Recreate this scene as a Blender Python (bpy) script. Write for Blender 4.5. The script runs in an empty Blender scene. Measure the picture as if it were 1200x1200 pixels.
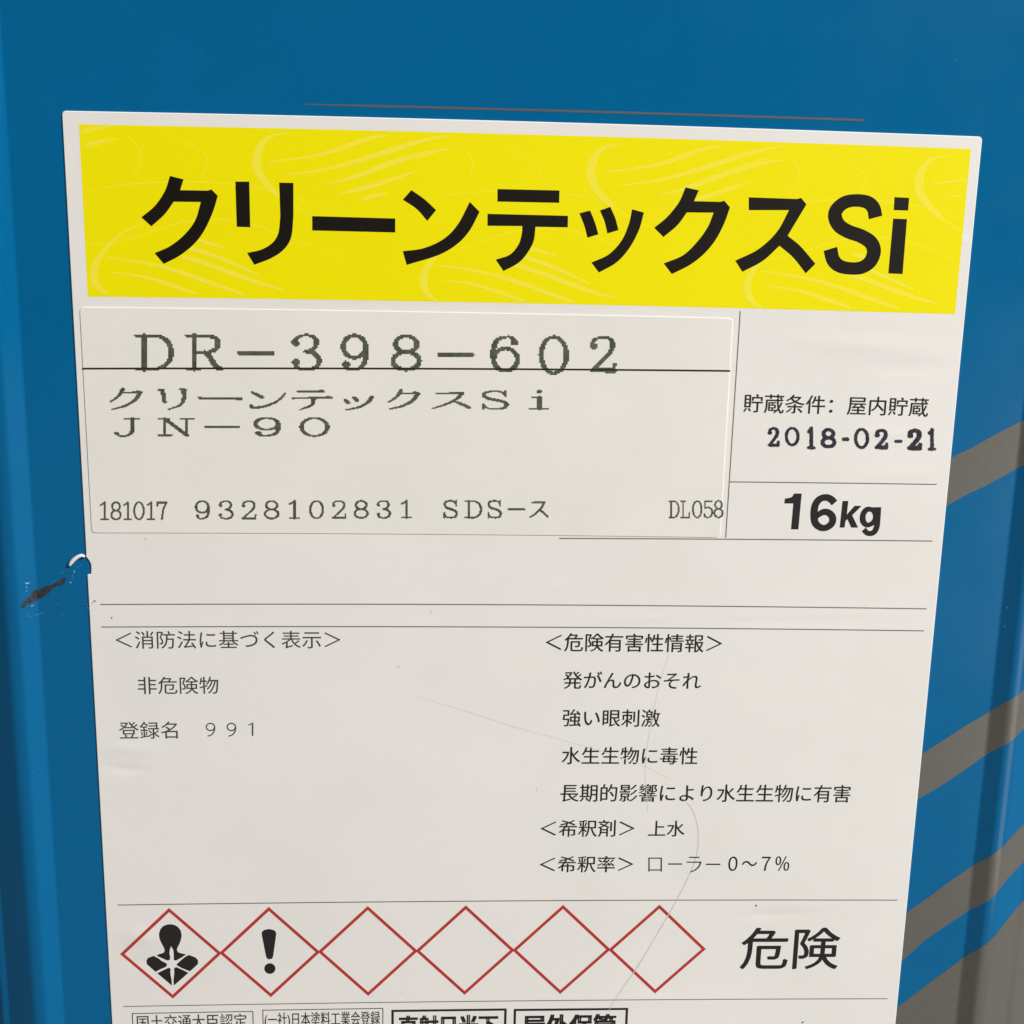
import bpy, bmesh, math, random
import numpy as np
from mathutils import Matrix, Vector
random.seed(7)
SC = bpy.context.scene
COL = SC.collection

# ------------------------------------------------------------------ camera
# millimetres: X right, Y away from the camera, Z up; the top edge of the label is Z = 0,
# the recessed front panel of the can is the plane Y = 0
F_PX = 1327.687
CAM = np.array([-12.4138, -205.7924, -27.2482])
ROT = np.array([[0.99869467, -0.04671121, 0.02066428],
                [0.01101086, -0.19816864, -0.98010609],
                [0.04987695, 0.97905426, -0.19739564]])      # world -> camera (x right, y down, z forward)
MM = 0.001
ZTOP = 290.0                                                  # label top above the floor
cam = bpy.data.cameras.new('camera')
cam_o = bpy.data.objects.new('camera', cam); COL.objects.link(cam_o)
cam.sensor_fit = 'HORIZONTAL'; cam.sensor_width = 36.0
cam.lens = 36.0 * F_PX / 1200.0
cam.clip_start = 0.005; cam.clip_end = 50
r0, r1, r2 = ROT
m = Matrix(((r0[0], -r1[0], -r2[0], 0), (r0[1], -r1[1], -r2[1], 0), (r0[2], -r1[2], -r2[2], 0), (0, 0, 0, 1)))
m.translation = Vector((CAM[0]*MM, CAM[1]*MM, (CAM[2]+ZTOP)*MM))
cam_o.matrix_world = m
SC.camera = cam_o

# ------------------------------------------------------------------ light
w = bpy.data.worlds.new('World'); SC.world = w; w.use_nodes = True
w.node_tree.nodes['Background'].inputs[0].default_value = (0.86, 0.90, 1.0, 1)
w.node_tree.nodes['Background'].inputs[1].default_value = 0.055

def area(name, loc, target, sx, sy, power, col):
    l = bpy.data.lights.new(name, 'AREA'); l.shape = 'RECTANGLE'; l.size = sx; l.size_y = sy
    l.energy = power; l.color = col
    o = bpy.data.objects.new(name, l); COL.objects.link(o)
    o.location = loc
    o.rotation_euler = (Vector(target) - Vector(loc)).to_track_quat('-Z', 'Y').to_euler()
    return o
area('ceiling_lamp', (2.6, -2.2, 2.6), (0, 0, 0.2), 1.25, 0.9, 266, (1.0, 0.947, 0.915))
area('side_haze_fill', (0.95, -0.95, 0.35), (0, 0.0, 0.2), 0.16, 0.7, 0.5, (1.0, 0.96, 0.93))  # added unseen panel, reflected as soft haze on the right of the can
area('ridge_fill_strip', (0.248, -0.208, 0.235), (0.09, 0, 0.235), 0.065, 0.45, 0.12, (1.0, 0.97, 0.94))  # added unseen strip close by, gives the right rib its bright reflection
SC.view_settings.view_transform = 'Standard'
SC.view_settings.look = 'None'
SC.view_settings.exposure = 0.0
SC.view_settings.gamma = 1.0

# ------------------------------------------------------------------ materials
def mat(name, col, rough=0.5, spec=0.5, metal=0.0, mottling=0.0, msc=40, bump=(), coat=0.0, col2=None, blobs=()):
    mt = bpy.data.materials.new(name); mt.use_nodes = True
    nt = mt.node_tree; b = nt.nodes['Principled BSDF']
    b.inputs['Base Color'].default_value = (*col, 1)
    b.inputs['Roughness'].default_value = rough
    b.inputs['Specular IOR Level'].default_value = spec
    b.inputs['Metallic'].default_value = metal
    b.inputs['Coat Weight'].default_value = coat
    tc = nt.nodes.new('ShaderNodeTexCoord')
    if mottling or col2:
        n = nt.nodes.new('ShaderNodeTexNoise'); n.inputs['Scale'].default_value = msc; n.inputs['Detail'].default_value = 5
        n.inputs['Roughness'].default_value = 0.65
        nt.links.new(tc.outputs['Object'], n.inputs['Vector'])
        rp = nt.nodes.new('ShaderNodeValToRGB')
        rp.color_ramp.elements[0].position = 0.32; rp.color_ramp.elements[1].position = 0.68
        c2 = col2 or tuple(c*(1-mottling) for c in col)
        rp.color_ramp.elements[0].color = (*c2, 1); rp.color_ramp.elements[1].color = (*col, 1)
        nt.links.new(n.outputs['Fac'], rp.inputs[0]); nt.links.new(rp.outputs[0], b.inputs['Base Color'])
    prev = None
    for (sc, sxyz, strength, dist) in bump:
        mp = nt.nodes.new('ShaderNodeMapping'); mp.inputs['Scale'].default_value = sxyz
        nt.links.new(tc.outputs['Object'], mp.inputs[0])
        n = nt.nodes.new('ShaderNodeTexNoise'); n.inputs['Scale'].default_value = sc; n.inputs['Detail'].default_value = 2
        nt.links.new(mp.outputs[0], n.inputs['Vector'])
        bp = nt.nodes.new('ShaderNodeBump'); bp.inputs['Strength'].default_value = strength; bp.inputs['Distance'].default_value = dist
        nt.links.new(n.outputs['Fac'], bp.inputs['Height'])
        if prev: nt.links.new(prev.outputs[0], bp.inputs['Normal'])
        prev = bp
    acc = None
    for (bx, bz, rx, rz, hgt, rot) in blobs:                   # single soft creases pressed into the sheet
        mp = nt.nodes.new('ShaderNodeMapping'); mp.vector_type = 'TEXTURE'
        mp.inputs['Location'].default_value = (bx*MM-XC_*MM, 0, (bz+ZTOP)*MM); mp.inputs['Scale'].default_value = (rx*MM, 0.5, rz*MM)
        mp.inputs['Rotation'].default_value = (0, math.radians(rot), 0)
        nt.links.new(tc.outputs['Object'], mp.inputs[0])
        g = nt.nodes.new('ShaderNodeTexGradient'); g.gradient_type = 'QUADRATIC_SPHERE'; nt.links.new(mp.outputs[0], g.inputs[0])
        mu = nt.nodes.new('ShaderNodeMath'); mu.operation = 'MULTIPLY_ADD'; mu.inputs[1].default_value = hgt
        nt.links.new(g.outputs['Fac'], mu.inputs[0])
        if acc: nt.links.new(acc.outputs[0], mu.inputs[2])
        else: mu.inputs[2].default_value = 0
        acc = mu
    if acc:
        bp = nt.nodes.new('ShaderNodeBump'); bp.inputs['Strength'].default_value = 1.0; bp.inputs['Distance'].default_value = MM
        nt.links.new(acc.outputs[0], bp.inputs['Height'])
        if prev: nt.links.new(prev.outputs[0], bp.inputs['Normal'])
        prev = bp
    if prev: nt.links.new(prev.outputs[0], b.inputs['Normal'])
    return mt
XC_ = 1.8
CREASE = ((62, -37, 24, 3.4, .16, 2), (70, -41, 16, 2.6, -.10, -3), (68, -53, 9, 2, .07, 4), (50, -89.3, 36, 2.0, -.08, 0), (30, -89, 40, 1.6, .05, -.5), (52, -151, 13, 2.0, -.09, -2), (60, -149, 10, 2.4, .05, 0),
          (-75, -119.5, 7, 2.0, -.16, 4), (-74, -115.5, 9, 3.0, .14, 4), (-73, -155, 9, 4.2, .22, 8), (-74, -160.5, 7, 2.6, -.10, 5), (70, -60.5, 20, 2.4, .07, -2), (77, -17.5, 4, 1.4, .12, 12), (30, -170, 30, 3, .07, 2), (-10, -30, 60, 2.5, .06, 1), (-20, -118, 50, 16, .14, 20), (30, -140, 40, 20, -.18, -20), (-40, -60, 30, 12, .10, -30), (20, -66, 30, 8, -.10, 15))
PAPER_BUMP = ((9, (0.5, 1, 1.6), 0.5, 0.0009), (900, (1, 1, 1), 0.25, 0.00003))
M_blue = mat('blue_enamel', (0.0003, 0.125, 0.302), 0.20, 0.5, mottling=0.04, msc=60, bump=((14, (1, 1, .35), 0.5, 0.002), (420, (1, 1, 1), 0.10, 0.00004)))
def vary_roughness(mt, lo, hi, scale):
    nt = mt.node_tree; b = nt.nodes['Principled BSDF']; tc = nt.nodes.new('ShaderNodeTexCoord'); n = nt.nodes.new('ShaderNodeTexNoise')
    n.inputs['Scale'].default_value = scale; n.inputs['Detail'].default_value = 6; mr = nt.nodes.new('ShaderNodeMapRange')
    mr.inputs[1].default_value = .35; mr.inputs[2].default_value = .65; mr.inputs[3].default_value = lo; mr.inputs[4].default_value = hi
    nt.links.new(tc.outputs['Object'], n.inputs['Vector']); nt.links.new(n.outputs['Fac'], mr.inputs[0]); nt.links.new(mr.outputs[0], b.inputs['Roughness'])
vary_roughness(M_blue, 0.11, 0.19, 55)
M_silver = mat('silver_grey_print', (0.185, 0.182, 0.164), 0.24, 0.5, 0.35, mottling=0.08, msc=900, bump=((14, (1, 1, .35), 0.5, 0.002), (500, (1, 1, 1), 0.12, 0.00004)))
M_paper = mat('label_paper', (0.812, 0.805, 0.772), 0.5, 0.3, col2=(0.77, 0.775, 0.735), msc=28, bump=PAPER_BUMP, blobs=CREASE)
M_edge = mat('label_cut_edge', (0.90, 0.89, 0.87), 0.6, 0.3, mottling=0.05)
M_sticker = mat('sticker_paper', (0.812, 0.803, 0.745), 0.5, 0.3, col2=(0.775, 0.775, 0.71), msc=34, bump=PAPER_BUMP)
M_yellow = mat('yellow_ink', (0.88, 0.80, 0.001), 0.5, 0.12, col2=(0.86, 0.782, 0.001), msc=30, bump=PAPER_BUMP)
M_swirl = mat('pale_yellow_ink', (0.895, 0.805, 0.055), 0.5, 0.12, bump=PAPER_BUMP)
M_swirl2 = mat('faint_yellow_ink', (0.90, 0.81, 0.02), 0.5, 0.12, bump=PAPER_BUMP)
M_black = mat('title_black_ink', (0.010, 0.008, 0.005), 0.5, 0.18, mottling=0.3, msc=300)
M_ink = mat('printed_black_ink', (0.022, 0.021, 0.021), 0.55, 0.2)
M_grey = mat('printed_grey_ink', (0.06, 0.058, 0.055), 0.55, 0.2)
M_rule = mat('rule_grey_ink', (0.15, 0.13, 0.12), 0.55, 0.3)
M_dot = mat('dot_print_ink', (0.045, 0.056, 0.040), 0.6, 0.3, col2=(0.12, 0.128, 0.10), msc=700)
M_stamp = mat('stamp_ink', (0.012, 0.009, 0.018), 0.5, 0.3, col2=(0.05, 0.042, 0.06), msc=900)
M_red = mat('pictogram_red_ink', (0.50, 0.045, 0.04), 0.5, 0.3, mottling=0.15, msc=400)
M_pencil = mat('faint_pencil', (0.765, 0.757, 0.72), 0.6, 0.2, mottling=0.1, msc=500)
M_pencil2 = mat('darker_pencil', (0.66, 0.65, 0.62), 0.6, 0.2, mottling=0.2, msc=500)
M_speck = mat('dirt_speck', (0.14, 0.13, 0.13), 0.7, 0.2)
M_smudge = mat('pale_smudge', (0.70, 0.67, 0.64), 0.7, 0.2)
M_scratch = mat('bared_steel_rust', (0.028, 0.027, 0.027), 0.6, 0.4, 0.3, col2=(0.072, 0.050, 0.040), msc=900, bump=((1500, (1, 1, 1), 0.6, 0.0003),))
M_fleck = mat('chipped_paint', (0.05, 0.22, 0.36), 0.4, 0.6)
M_fleck2 = mat('pale_chip', (0.25, 0.42, 0.50), 0.4, 0.6)
M_curl = mat('curled_paper', (0.86, 0.87, 0.85), 0.5, 0.4, mottling=0.08, msc=500)
M_steel = mat('tinned_steel', (0.55, 0.55, 0.56), 0.3, 0.5, 0.9, mottling=0.15, msc=60)
M_cap = mat('black_plastic_cap', (0.03, 0.03, 0.03), 0.5)
M_floor = mat('concrete', (0.13, 0.125, 0.12), 0.85, 0.3, mottling=0.35, msc=14, bump=((60, (1, 1, 1), 0.4, 0.003),))

# ------------------------------------------------------------------ geometry of the can wall
XC = 1.8; HALF = 119.0
def slope(a):
    P = ((0, 0), (90.9, 0), (91.35, -.43), (93.7, -.45), (94.5, -.06), (95.9, .12), (97.0, .43), (102.2, .46), (102.6, .14), (103.5, .16), (103.9, .50), (104, .52))
    return np.interp(a, [p[0] for p in P], [p[1] for p in P])
_xs = list(np.concatenate([np.linspace(0, 90.5, 30), np.arange(90.7, 104.001, 0.15)]))
_ds = [0.0]
for i in range(1, len(_xs)):
    _ds.append(_ds[-1] + slope((_xs[i]+_xs[i-1])/2) * (_xs[i]-_xs[i-1]))
_al0 = math.atan(0.52)
_R = (HALF - _ds[-1] - _xs[-1]) / (math.cos(_al0) - math.sin(_al0))
_cx = _xs[-1] - _R*math.sin(_al0); _cy = (HALF - _ds[-1]) - _R*math.cos(_al0)
for k in range(1, 25):                                         # rounded corner as far as the diagonal
    a = _al0 + (math.pi/4 - _al0) * k/24
    _xs.append(_cx + _R*math.sin(a)); _ds.append(HALF - (_cy + _R*math.cos(a)))
PX = np.array(_xs); PD = np.array(_ds)
def depth(x): return float(np.interp(abs(x - XC), PX, PD))

def at(px, py, y=0.0):
    """photo pixel (1200 px frame) -> X, Z on the vertical plane Y = y"""
    d = ROT.T @ np.array([(px-600)/F_PX, (py-600)/F_PX, 1.0])
    t = (y - CAM[1]) / d[1]
    P = CAM + t*d
    return float(P[0]), float(P[2])
def at_wall(px, py):
    y = 0.0
    for _ in range(12):
        x, z = at(px, py, y); y = 0.5*y + 0.5*depth(x)
    return x, z
BOW = 0.395                                                    # the label is stuck on with a slight upward bow
def bow(x): return BOW*(1-(x/80)**2)

# ------------------------------------------------------------------ object helpers
ROOT = Vector((XC*MM, HALF*MM, 0))
def P3(x, y, z): return (x*MM - ROOT.x, y*MM - ROOT.y, (z+ZTOP)*MM)
def link(name, me, material, parent):
    o = bpy.data.objects.new(name, me); COL.objects.link(o)
    for mm_ in (material if isinstance(material, (list, tuple)) else [material]): me.materials.append(mm_)
    o.parent = parent
    return o
def mesh(name, verts, faces, material, parent, smooth=False, label=None, idx=None):
    me = bpy.data.meshes.new(name); me.from_pydata([P3(*v) for v in verts], [], faces)
    if smooth: me.polygons.foreach_set('use_smooth', [True]*len(me.polygons))
    if idx: me.polygons.foreach_set('material_index', idx)
    o = link(name, me, material, parent)
    if label: o['label'] = label
    return o
def crom(pts, n=6, closed=False):
    pts = [np.array(p, float) for p in pts]; out = []
    N = len(pts); rng = range(N if closed else N-1)
    for i in rng:
        if closed: p0, p1, p2, p3 = pts[i-1], pts[i], pts[(i+1) % N], pts[(i+2) % N]
        else:
            p1, p2 = pts[i], pts[i+1]
            p0 = pts[i-1] if i > 0 else 2*p1-p2
            p3 = pts[i+2] if i+2 < N else 2*p2-p1
        for k in range(n):
            t = k/n
            out.append(0.5*((2*p1)+(-p0+p2)*t+(2*p0-5*p1+4*p2-p3)*t*t+(-p0+3*p1-3*p2+p3)*t**3))
    if not closed: out.append(pts[-1])
    return [tuple(p) for p in out]
def path(spec):
    """list of corner points; a nested list holds the on-curve points between its neighbours"""
    out = []; n = len(spec); i = 0
    while i < n:
        p = spec[i]
        if isinstance(p, list):
            nxt = spec[(i+1) % n]
            c = crom([out[-1]] + p + [nxt], 7)
            out += [tuple(q) for q in c[1:-1]]
        else: out.append(tuple(p))
        i += 1
    return out
def poly_mesh(name, polys, y, material, parent, label=None):
    """flat print: polygons given as lists of (x, z), tessellated by bmesh"""
    bm = bmesh.new()
    for pl in polys:
        vs = [bm.verts.new(P3(x, y, z)) for x, z in pl]
        f = bm.faces.new(vs); f.normal_update()
        if f.normal.y > 0: f.normal_flip()
    bmesh.ops.triangulate(bm, faces=bm.faces[:])
    me = bpy.data.meshes.new(name); bm.to_mesh(me); bm.free()
    o = link(name, me, material, parent)
    if label: o['label'] = label
    return o
def ribbon(pts, widths):
    """stroke outline from a centre line of (x, z) points"""
    n = len(pts); L = []; R = []
    for i in range(n):
        a = np.array(pts[max(i-1, 0)]); b = np.array(pts[min(i+1, n-1)]); d = b-a; d = d/(np.linalg.norm(d)+1e-9)
        nrm = np.array([-d[1], d[0]]); w_ = widths[i]/2
        L.append(tuple(np.array(pts[i])+nrm*w_)); R.append(tuple(np.array(pts[i])-nrm*w_))
    return L, R
def ribbon_mesh(name, strokes, y, material, parent, label=None, clamp=None):
    """strokes: list of (points, widths) -> quads"""
    vs = []; fs = []
    for pts, wd in strokes:
        L, R = ribbon(pts, wd); b = len(vs)
        for l, r in zip(L, R):
            for q in (l, r):
                if clamp: q = (min(max(q[0], clamp[0]), clamp[1]), min(max(q[1], clamp[2]), clamp[3]))
                vs.append((q[0], y, q[1]))
        for i in range(len(pts)-1):
            q = [b+2*i, b+2*i+1, b+2*i+3, b+2*i+2]
            A, B, C_ = (np.array(vs[k]) for k in q[:3]); nrm = np.cross(B-A, C_-A)
            fs.append(q if nrm[1] < 0 else q[::-1])
    return mesh(name, vs, fs, material, parent, label=label)
def px_stroke(pts, w_px, n=5, zoom=(0, 0, 1)):
    """stroke given in pixels (optionally read off an enlargement) -> label plane"""
    ox, oy, s = zoom
    if not isinstance(w_px, (list, tuple)): w_px = [w_px]*len(pts)
    q = crom([(ox+p[0]/s, oy+p[1]/s, w_/s) for p, w_ in zip(pts, w_px)], n)
    out = []; wd = []
    for x, y_, w_ in q:
        a = at(x, y_); b = at(x+1, y_); out.append(a); wd.append(w_*abs(b[0]-a[0]))
    return out, wd
def px_poly(spec, zoom=(0, 0, 1)):
    ox, oy, s = zoom
    return [at(ox+x/s, oy+y_/s) for x, y_ in path(spec)]

# ------------------------------------------------------------------ floor
me = bpy.data.meshes.new('floor'); me.from_pydata([(-6, -6, 0), (6, -6, 0), (6, 6, 0), (-6, 6, 0)], [], [(0, 1, 2, 3)])
fl = bpy.data.objects.new('floor', me); COL.objects.link(fl); me.materials.append(M_floor); fl['kind'] = 'structure'

# ------------------------------------------------------------------ the can
can = bpy.data.objects.new('paint_can', None); COL.objects.link(can); can.location = ROOT
can['label'] = 'square blue paint can with silver stripes, scratched left edge and white and yellow label'
can['category'] = 'paint can'
bpy.context.view_layer.update()

ring = []                                                      # plan outline, can-centred, side facing -Y first
side = [(-PX[i], PD[i]) for i in range(len(PX)-1, 0, -1)] + [(PX[i], PD[i]) for i in range(len(PX)-1)]
for k in range(4):
    a = k*math.pi/2; c, s = math.cos(a), math.sin(a)
    for x, d in side:
        X, Y = x, -(HALF - d)
        ring.append((X*c - Y*s, X*s + Y*c))
ring = [(x+XC, y+HALF) for x, y in ring]
zs = [-ZTOP+8, -ZTOP+12] + list(np.linspace(-ZTOP+20, 46, 14)) + [52, 56]
ins = [1.5, 0.5] + [0]*14 + [0.5, 1.5]
vs = []; fs = []; n = len(ring)
for z, i_ in zip(zs, ins):
    f = 1 - i_/HALF
    for x, y in ring: vs.append((XC+(x-XC)*f, HALF+(y-HALF)*f, z))
for r in range(len(zs)-1):
    for i in range(n):
        j = (i+1) % n
        fs.append((r*n+i, r*n+j, (r+1)*n+j, (r+1)*n+i))
body = mesh('body', vs, fs, M_blue, can, smooth=True)

def square_ring(name, z0, z1, out, inn, material):
    """folded seam: rounded section swept round the can's outline"""
    sec = [(out, z0), (out+.8, z0+.6), (out+.8, z1-.6), (out, z1), (inn, z1), (inn-.6, z1-.8), (inn-.6, z0+.6), (inn, z0)]
    vs = []; fs = []; pts = ring[::6]; n = len(pts)
    for x, y in pts:
        d = math.hypot(x-XC, y-HALF)
        for o_, z in sec:
            f = 1 + o_/HALF
            vs.append((XC+(x-XC)*f, HALF+(y-HALF)*f, z))
    k = len(sec)
    for i in range(n):
        j = (i+1) % n
        for a in range(k):
            b = (a+1) % k; fs.append((i*k+a, i*k+b, j*k+b, j*k+a))
    return mesh(name, vs, fs, material, can, smooth=True)
square_ring('top_rim', 55, 60, 1.0, -2.0, M_steel)
square_ring('bottom_rim', -ZTOP+0.2, -ZTOP+9, 1.0, -2.0, M_steel)
pts = ring[::6]
mesh('lid', [(XC+(x-XC)*.975, HALF+(y-HALF)*.975, 56.5) for x, y in pts] + [(XC+(x-XC)*.86, HALF+(y-HALF)*.86, 54.5) for x, y in pts] + [(XC, HALF, 54.5)],
     [(i, (i+1) % len(pts), len(pts)+(i+1) % len(pts), len(pts)+i) for i in range(len(pts))] + [(len(pts)+i, len(pts)+(i+1) % len(pts), 2*len(pts)) for i in range(len(pts))], M_steel, can, smooth=True)
def lathe(name, cx, cy, prof, material, parent, n=40):
    vs = []; fs = []
    for r, z in prof:
        for i in range(n):
            a = 2*math.pi*i/n; vs.append((cx+r*math.cos(a), cy+r*math.sin(a), z))
    for k in range(len(prof)-1):
        for i in range(n):
            j = (i+1) % n; fs.append((k*n+i, k*n+j, (k+1)*n+j, (k+1)*n+i))
    fs.append(tuple(range((len(prof)-1)*n, len(prof)*n)))
    return mesh(name, vs, fs, material, parent, smooth=True)
lathe('cap', XC-62, HALF+62, [(24, 54.5), (24, 60), (22.5, 62), (20, 62), (19, 60.5), (6, 60.5)], M_cap, can)
hp = crom([(XC-45, HALF-5, 55), (XC-42, HALF-5, 64), (XC, HALF-5, 70), (XC+42, HALF-5, 64), (XC+45, HALF-5, 55)], 8)
vs = []; fs = []
for i, p in enumerate(hp):
    for k in range(10):
        a = 2*math.pi*k/10; vs.append((p[0], p[1]+8*math.cos(a), p[2]+1.6*math.sin(a)))
for i in range(len(hp)-1):
    for k in range(10):
        fs.append((i*10+k, i*10+(k+1) % 10, (i+1)*10+(k+1) % 10, (i+1)*10+k))
mesh('handle', vs, fs, M_steel, can, smooth=True)

# silver stripes printed on the can, wrapped over its rib and corner
def wall_band(name, upper, lower, label, x_end=113.0, material=None, x_start=None):
    U = sorted(at_wall(*p) for p in upper); Lw = sorted(at_wall(*p) for p in lower)
    def ev(T, x):
        if x < T[0][0]: s = (T[1][1]-T[0][1])/(T[1][0]-T[0][0]); return T[0][1]+s*(x-T[0][0])
        if x > T[-1][0]: s = (T[-1][1]-T[-3][1])/(T[-1][0]-T[-3][0]); return T[-1][1]+s*(x-T[-1][0])
        return float(np.interp(x, [t[0] for t in T], [t[1] for t in T]))
    x0 = x_start if x_start is not None else 76.0
    xs = [x0]
    while xs[-1] < x_end: xs.append(xs[-1] + (0.25 if abs(xs[-1]-XC) > 90 else 1.0))
    vs = []; fs = []
    for x in xs:
        a, b = ev(Lw, x), ev(U, x); y = depth(x)
        e = 0.1; nx = -(depth(x+e)-depth(x-e))/(2*e); nl = math.hypot(nx, 1)
        # offset 0.03 mm along the wall's normal
        ox, oy = (nx/nl)*-0.03*-1, -0.03/nl
        for k in range(5):
            z = a+(b-a)*k/4; vs.append((x+ (-nx/nl)*-0.03*0, y+oy-0.01, z))
    for i in range(len(xs)-1):
        for k in range(4): fs.append((i*5+k, (i+1)*5+k, (i+1)*5+k+1, i*5+k+1))
    return mesh(name, vs, fs, material or M_silver, can, smooth=True, label=label)
def Z(o, s, pts): return [(o[0]+x/s, o[1]+y/s) for x, y in pts]
o1 = (1040, 440); o2 = (1040, 780); o3 = (1040, 960)
wall_band('stripe', Z(o1, 6, [(455, 575), (600, 505), (730, 430), (900, 342), (960, 315)]), Z(o1, 6, [(425, 910), (560, 835), (700, 770), (860, 680), (960, 632)]), 'silver grey stripe highest on the can, beside the date stamp')
wall_band('stripe', Z(o2, 6, [(255, 612), (400, 520), (560, 415), (700, 335), (840, 252), (900, 217), (960, 165)]), Z(o2, 6, [(210, 940), (350, 860), (560, 720), (690, 627), (800, 567), (870, 530), (960, 435)]), 'second silver grey stripe from the top, right of the text block')
wall_band('stripe', Z(o3, 5, [(115, 545), (250, 450), (390, 345), (490, 278), (590, 222), (640, 188), (720, 110), (800, 25)]), Z(o3, 5, [(85, 830), (230, 700), (350, 618), (460, 545), (540, 505), (600, 470), (700, 350), (800, 245)]), 'third silver grey stripe from the top, right of the big black characters')
wall_band('stripe', Z(o3, 5, [(60, 1100), (230, 970), (420, 830), (530, 760), (590, 720), (700, 590), (800, 475)]), [(1040, 1500), (1100, 1480), (1160, 1455), (1200, 1440)], 'broad silver grey area at the lower right corner of the can')
# thin printed line above the label
a = at(357.5, 122.3); b = at(1012, 140.8)
ribbon_mesh('printed_line', [([(a[0]+(b[0]-a[0])*t, a[1]+(b[1]-a[1])*t+0.12*math.sin(math.pi*t)) for t in np.linspace(0, 1, 9)], [0.15]+[0.36]*7+[0.34])], -0.03, M_silver, can, label='thin grey line printed above the label')

# ------------------------------------------------------------------ raster helper for dot print and scratches
def raster_cells(name, cells, cw, ch, to3, material, parent, label=None):
    """cells: dict (i,j)->True in a grid; horizontal runs become quads; to3 maps grid (x,y)-> point"""
    vs = []; fs = []
    rows = {}
    for (i, j) in cells: rows.setdefault(j, []).append(i)
    for j, ii in rows.items():
        ii.sort(); s = p = ii[0]
        runs = []
        for i in ii[1:]:
            if i != p+1: runs.append((s, p)); s = i
            p = i
        runs.append((s, p))
        for s, p in runs:
            b = len(vs)
            for gx, gy in ((s, j+1), (p+1, j+1), (p+1, j), (s, j)): vs.append(to3(gx*cw, gy*ch))
            fs.append((b, b+1, b+2, b+3))
    return vs, fs

# paint scratch with bared metal, crossing the left rib
sp = [(180, 690), (205, 640), (270, 590), (290, 545), (370, 515), (450, 485), (500, 470), (560, 425), (582, 440), (560, 480), (500, 502), (470, 515), (430, 560), (370, 600), (290, 640), (230, 670), (190, 705)]
sp = [(x/7.5, 620+y/7.5) for x, y in sp]
def inside(p, poly):
    x, y = p; c = False; n = len(poly)
    for i in range(n):
        x1, y1 = poly[i]; x2, y2 = poly[i-1]
        if (y1 > y) != (y2 > y) and x < (x2-x1)*(y-y1)/(y2-y1)+x1: c = not c
    return c
cells = {}
rnd = random.Random(3)
CS = 0.7
for i in range(int(20/CS), int(85/CS)):
    for j in range(int(665/CS), int(720/CS)):
        q = ((i+.5)*CS + rnd.uniform(-1.5, 1.5), (j+.5)*CS + rnd.uniform(-1.3, 1.3))
        if inside(q, sp) and rnd.random() > 0.14: cells[(i, j)] = 1
def wall_pt(px_, py_):
    x, z = at_wall(px_, py_); return (x, depth(x)-0.05, z)
vs, fs = [], []
for (i, j) in cells:
    b = len(vs)
    for gx, gy in ((i, j+1), (i+1, j+1), (i+1, j), (i, j)): vs.append(wall_pt(gx*CS, gy*CS))
    fs.append((b, b+1, b+2, b+3))
mesh('paint_scratch', vs, fs, M_scratch, can, label='dark scratch to bare metal across the left edge of the can')
def fleck(pts, w_, material):
    pts = [(x/7.5, 620+y/7.5) for x, y in pts]; pts = crom(pts, 4); n = len(pts)
    L, R = ribbon(pts, [w_*(0.35+0.65*math.sin(math.pi*min(1, (i+.6)/n)))*rnd.uniform(.7, 1.2) for i in range(n)])
    vs = []
    for l, r in zip(L, R): vs += [wall_pt(*l), wall_pt(*r)]
    mesh('paint_fleck', vs, [(2*i, 2*i+1, 2*i+3, 2*i+2) for i in range(n-1)], material, can)
for pts, w_, mt in (([(222, 468), (240, 478), (262, 470)], 1.6, M_fleck2), ([(232, 505), (238, 520)], 1.1, M_fleck2), ([(228, 540), (240, 548)], 1.0, M_fleck2),
                    ([(508, 388), (540, 384), (562, 372)], .8, M_fleck), ([(652, 360), (655, 385)], 1.2, M_fleck2), ([(640, 398), (632, 430)], 1.0, M_fleck), ([(612, 462), (628, 475)], 1.5, M_fleck2),
                    ([(310, 758), (350, 745), (385, 728)], 1.0, M_fleck), ([(230, 735), (250, 765), (275, 768)], .8, M_fleck), ([(500, 665), (522, 663)], .8, M_fleck),
                    ([(270, 680), (300, 665)], 1.0, M_fleck2), ([(660, 345), (700, 325), (720, 310)], .7, M_fleck), ([(440, 490), (470, 465), (495, 455)], .7, M_fleck),
                    ([(535, 755), (560, 757)], .6, M_fleck), ([(745, 655), (775, 660)], .9, M_fleck), ([(575, 345), (590, 380)], .6, M_fleck)):
    fleck(pts, w_, mt)

for X_, Y_ in ((1180.5, 712), (1177, 734), (1196, 303), (706, 140), (1121, 70), (236, 60), (40, 905)):
    fleck([(X_*7.5-5, (Y_-620)*7.5), (X_*7.5, (Y_-620)*7.5+2), (X_*7.5+5, (Y_-620)*7.5)], 1.1, M_fleck2 if X_ > 1150 and Y_ > 600 else M_fleck)
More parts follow.
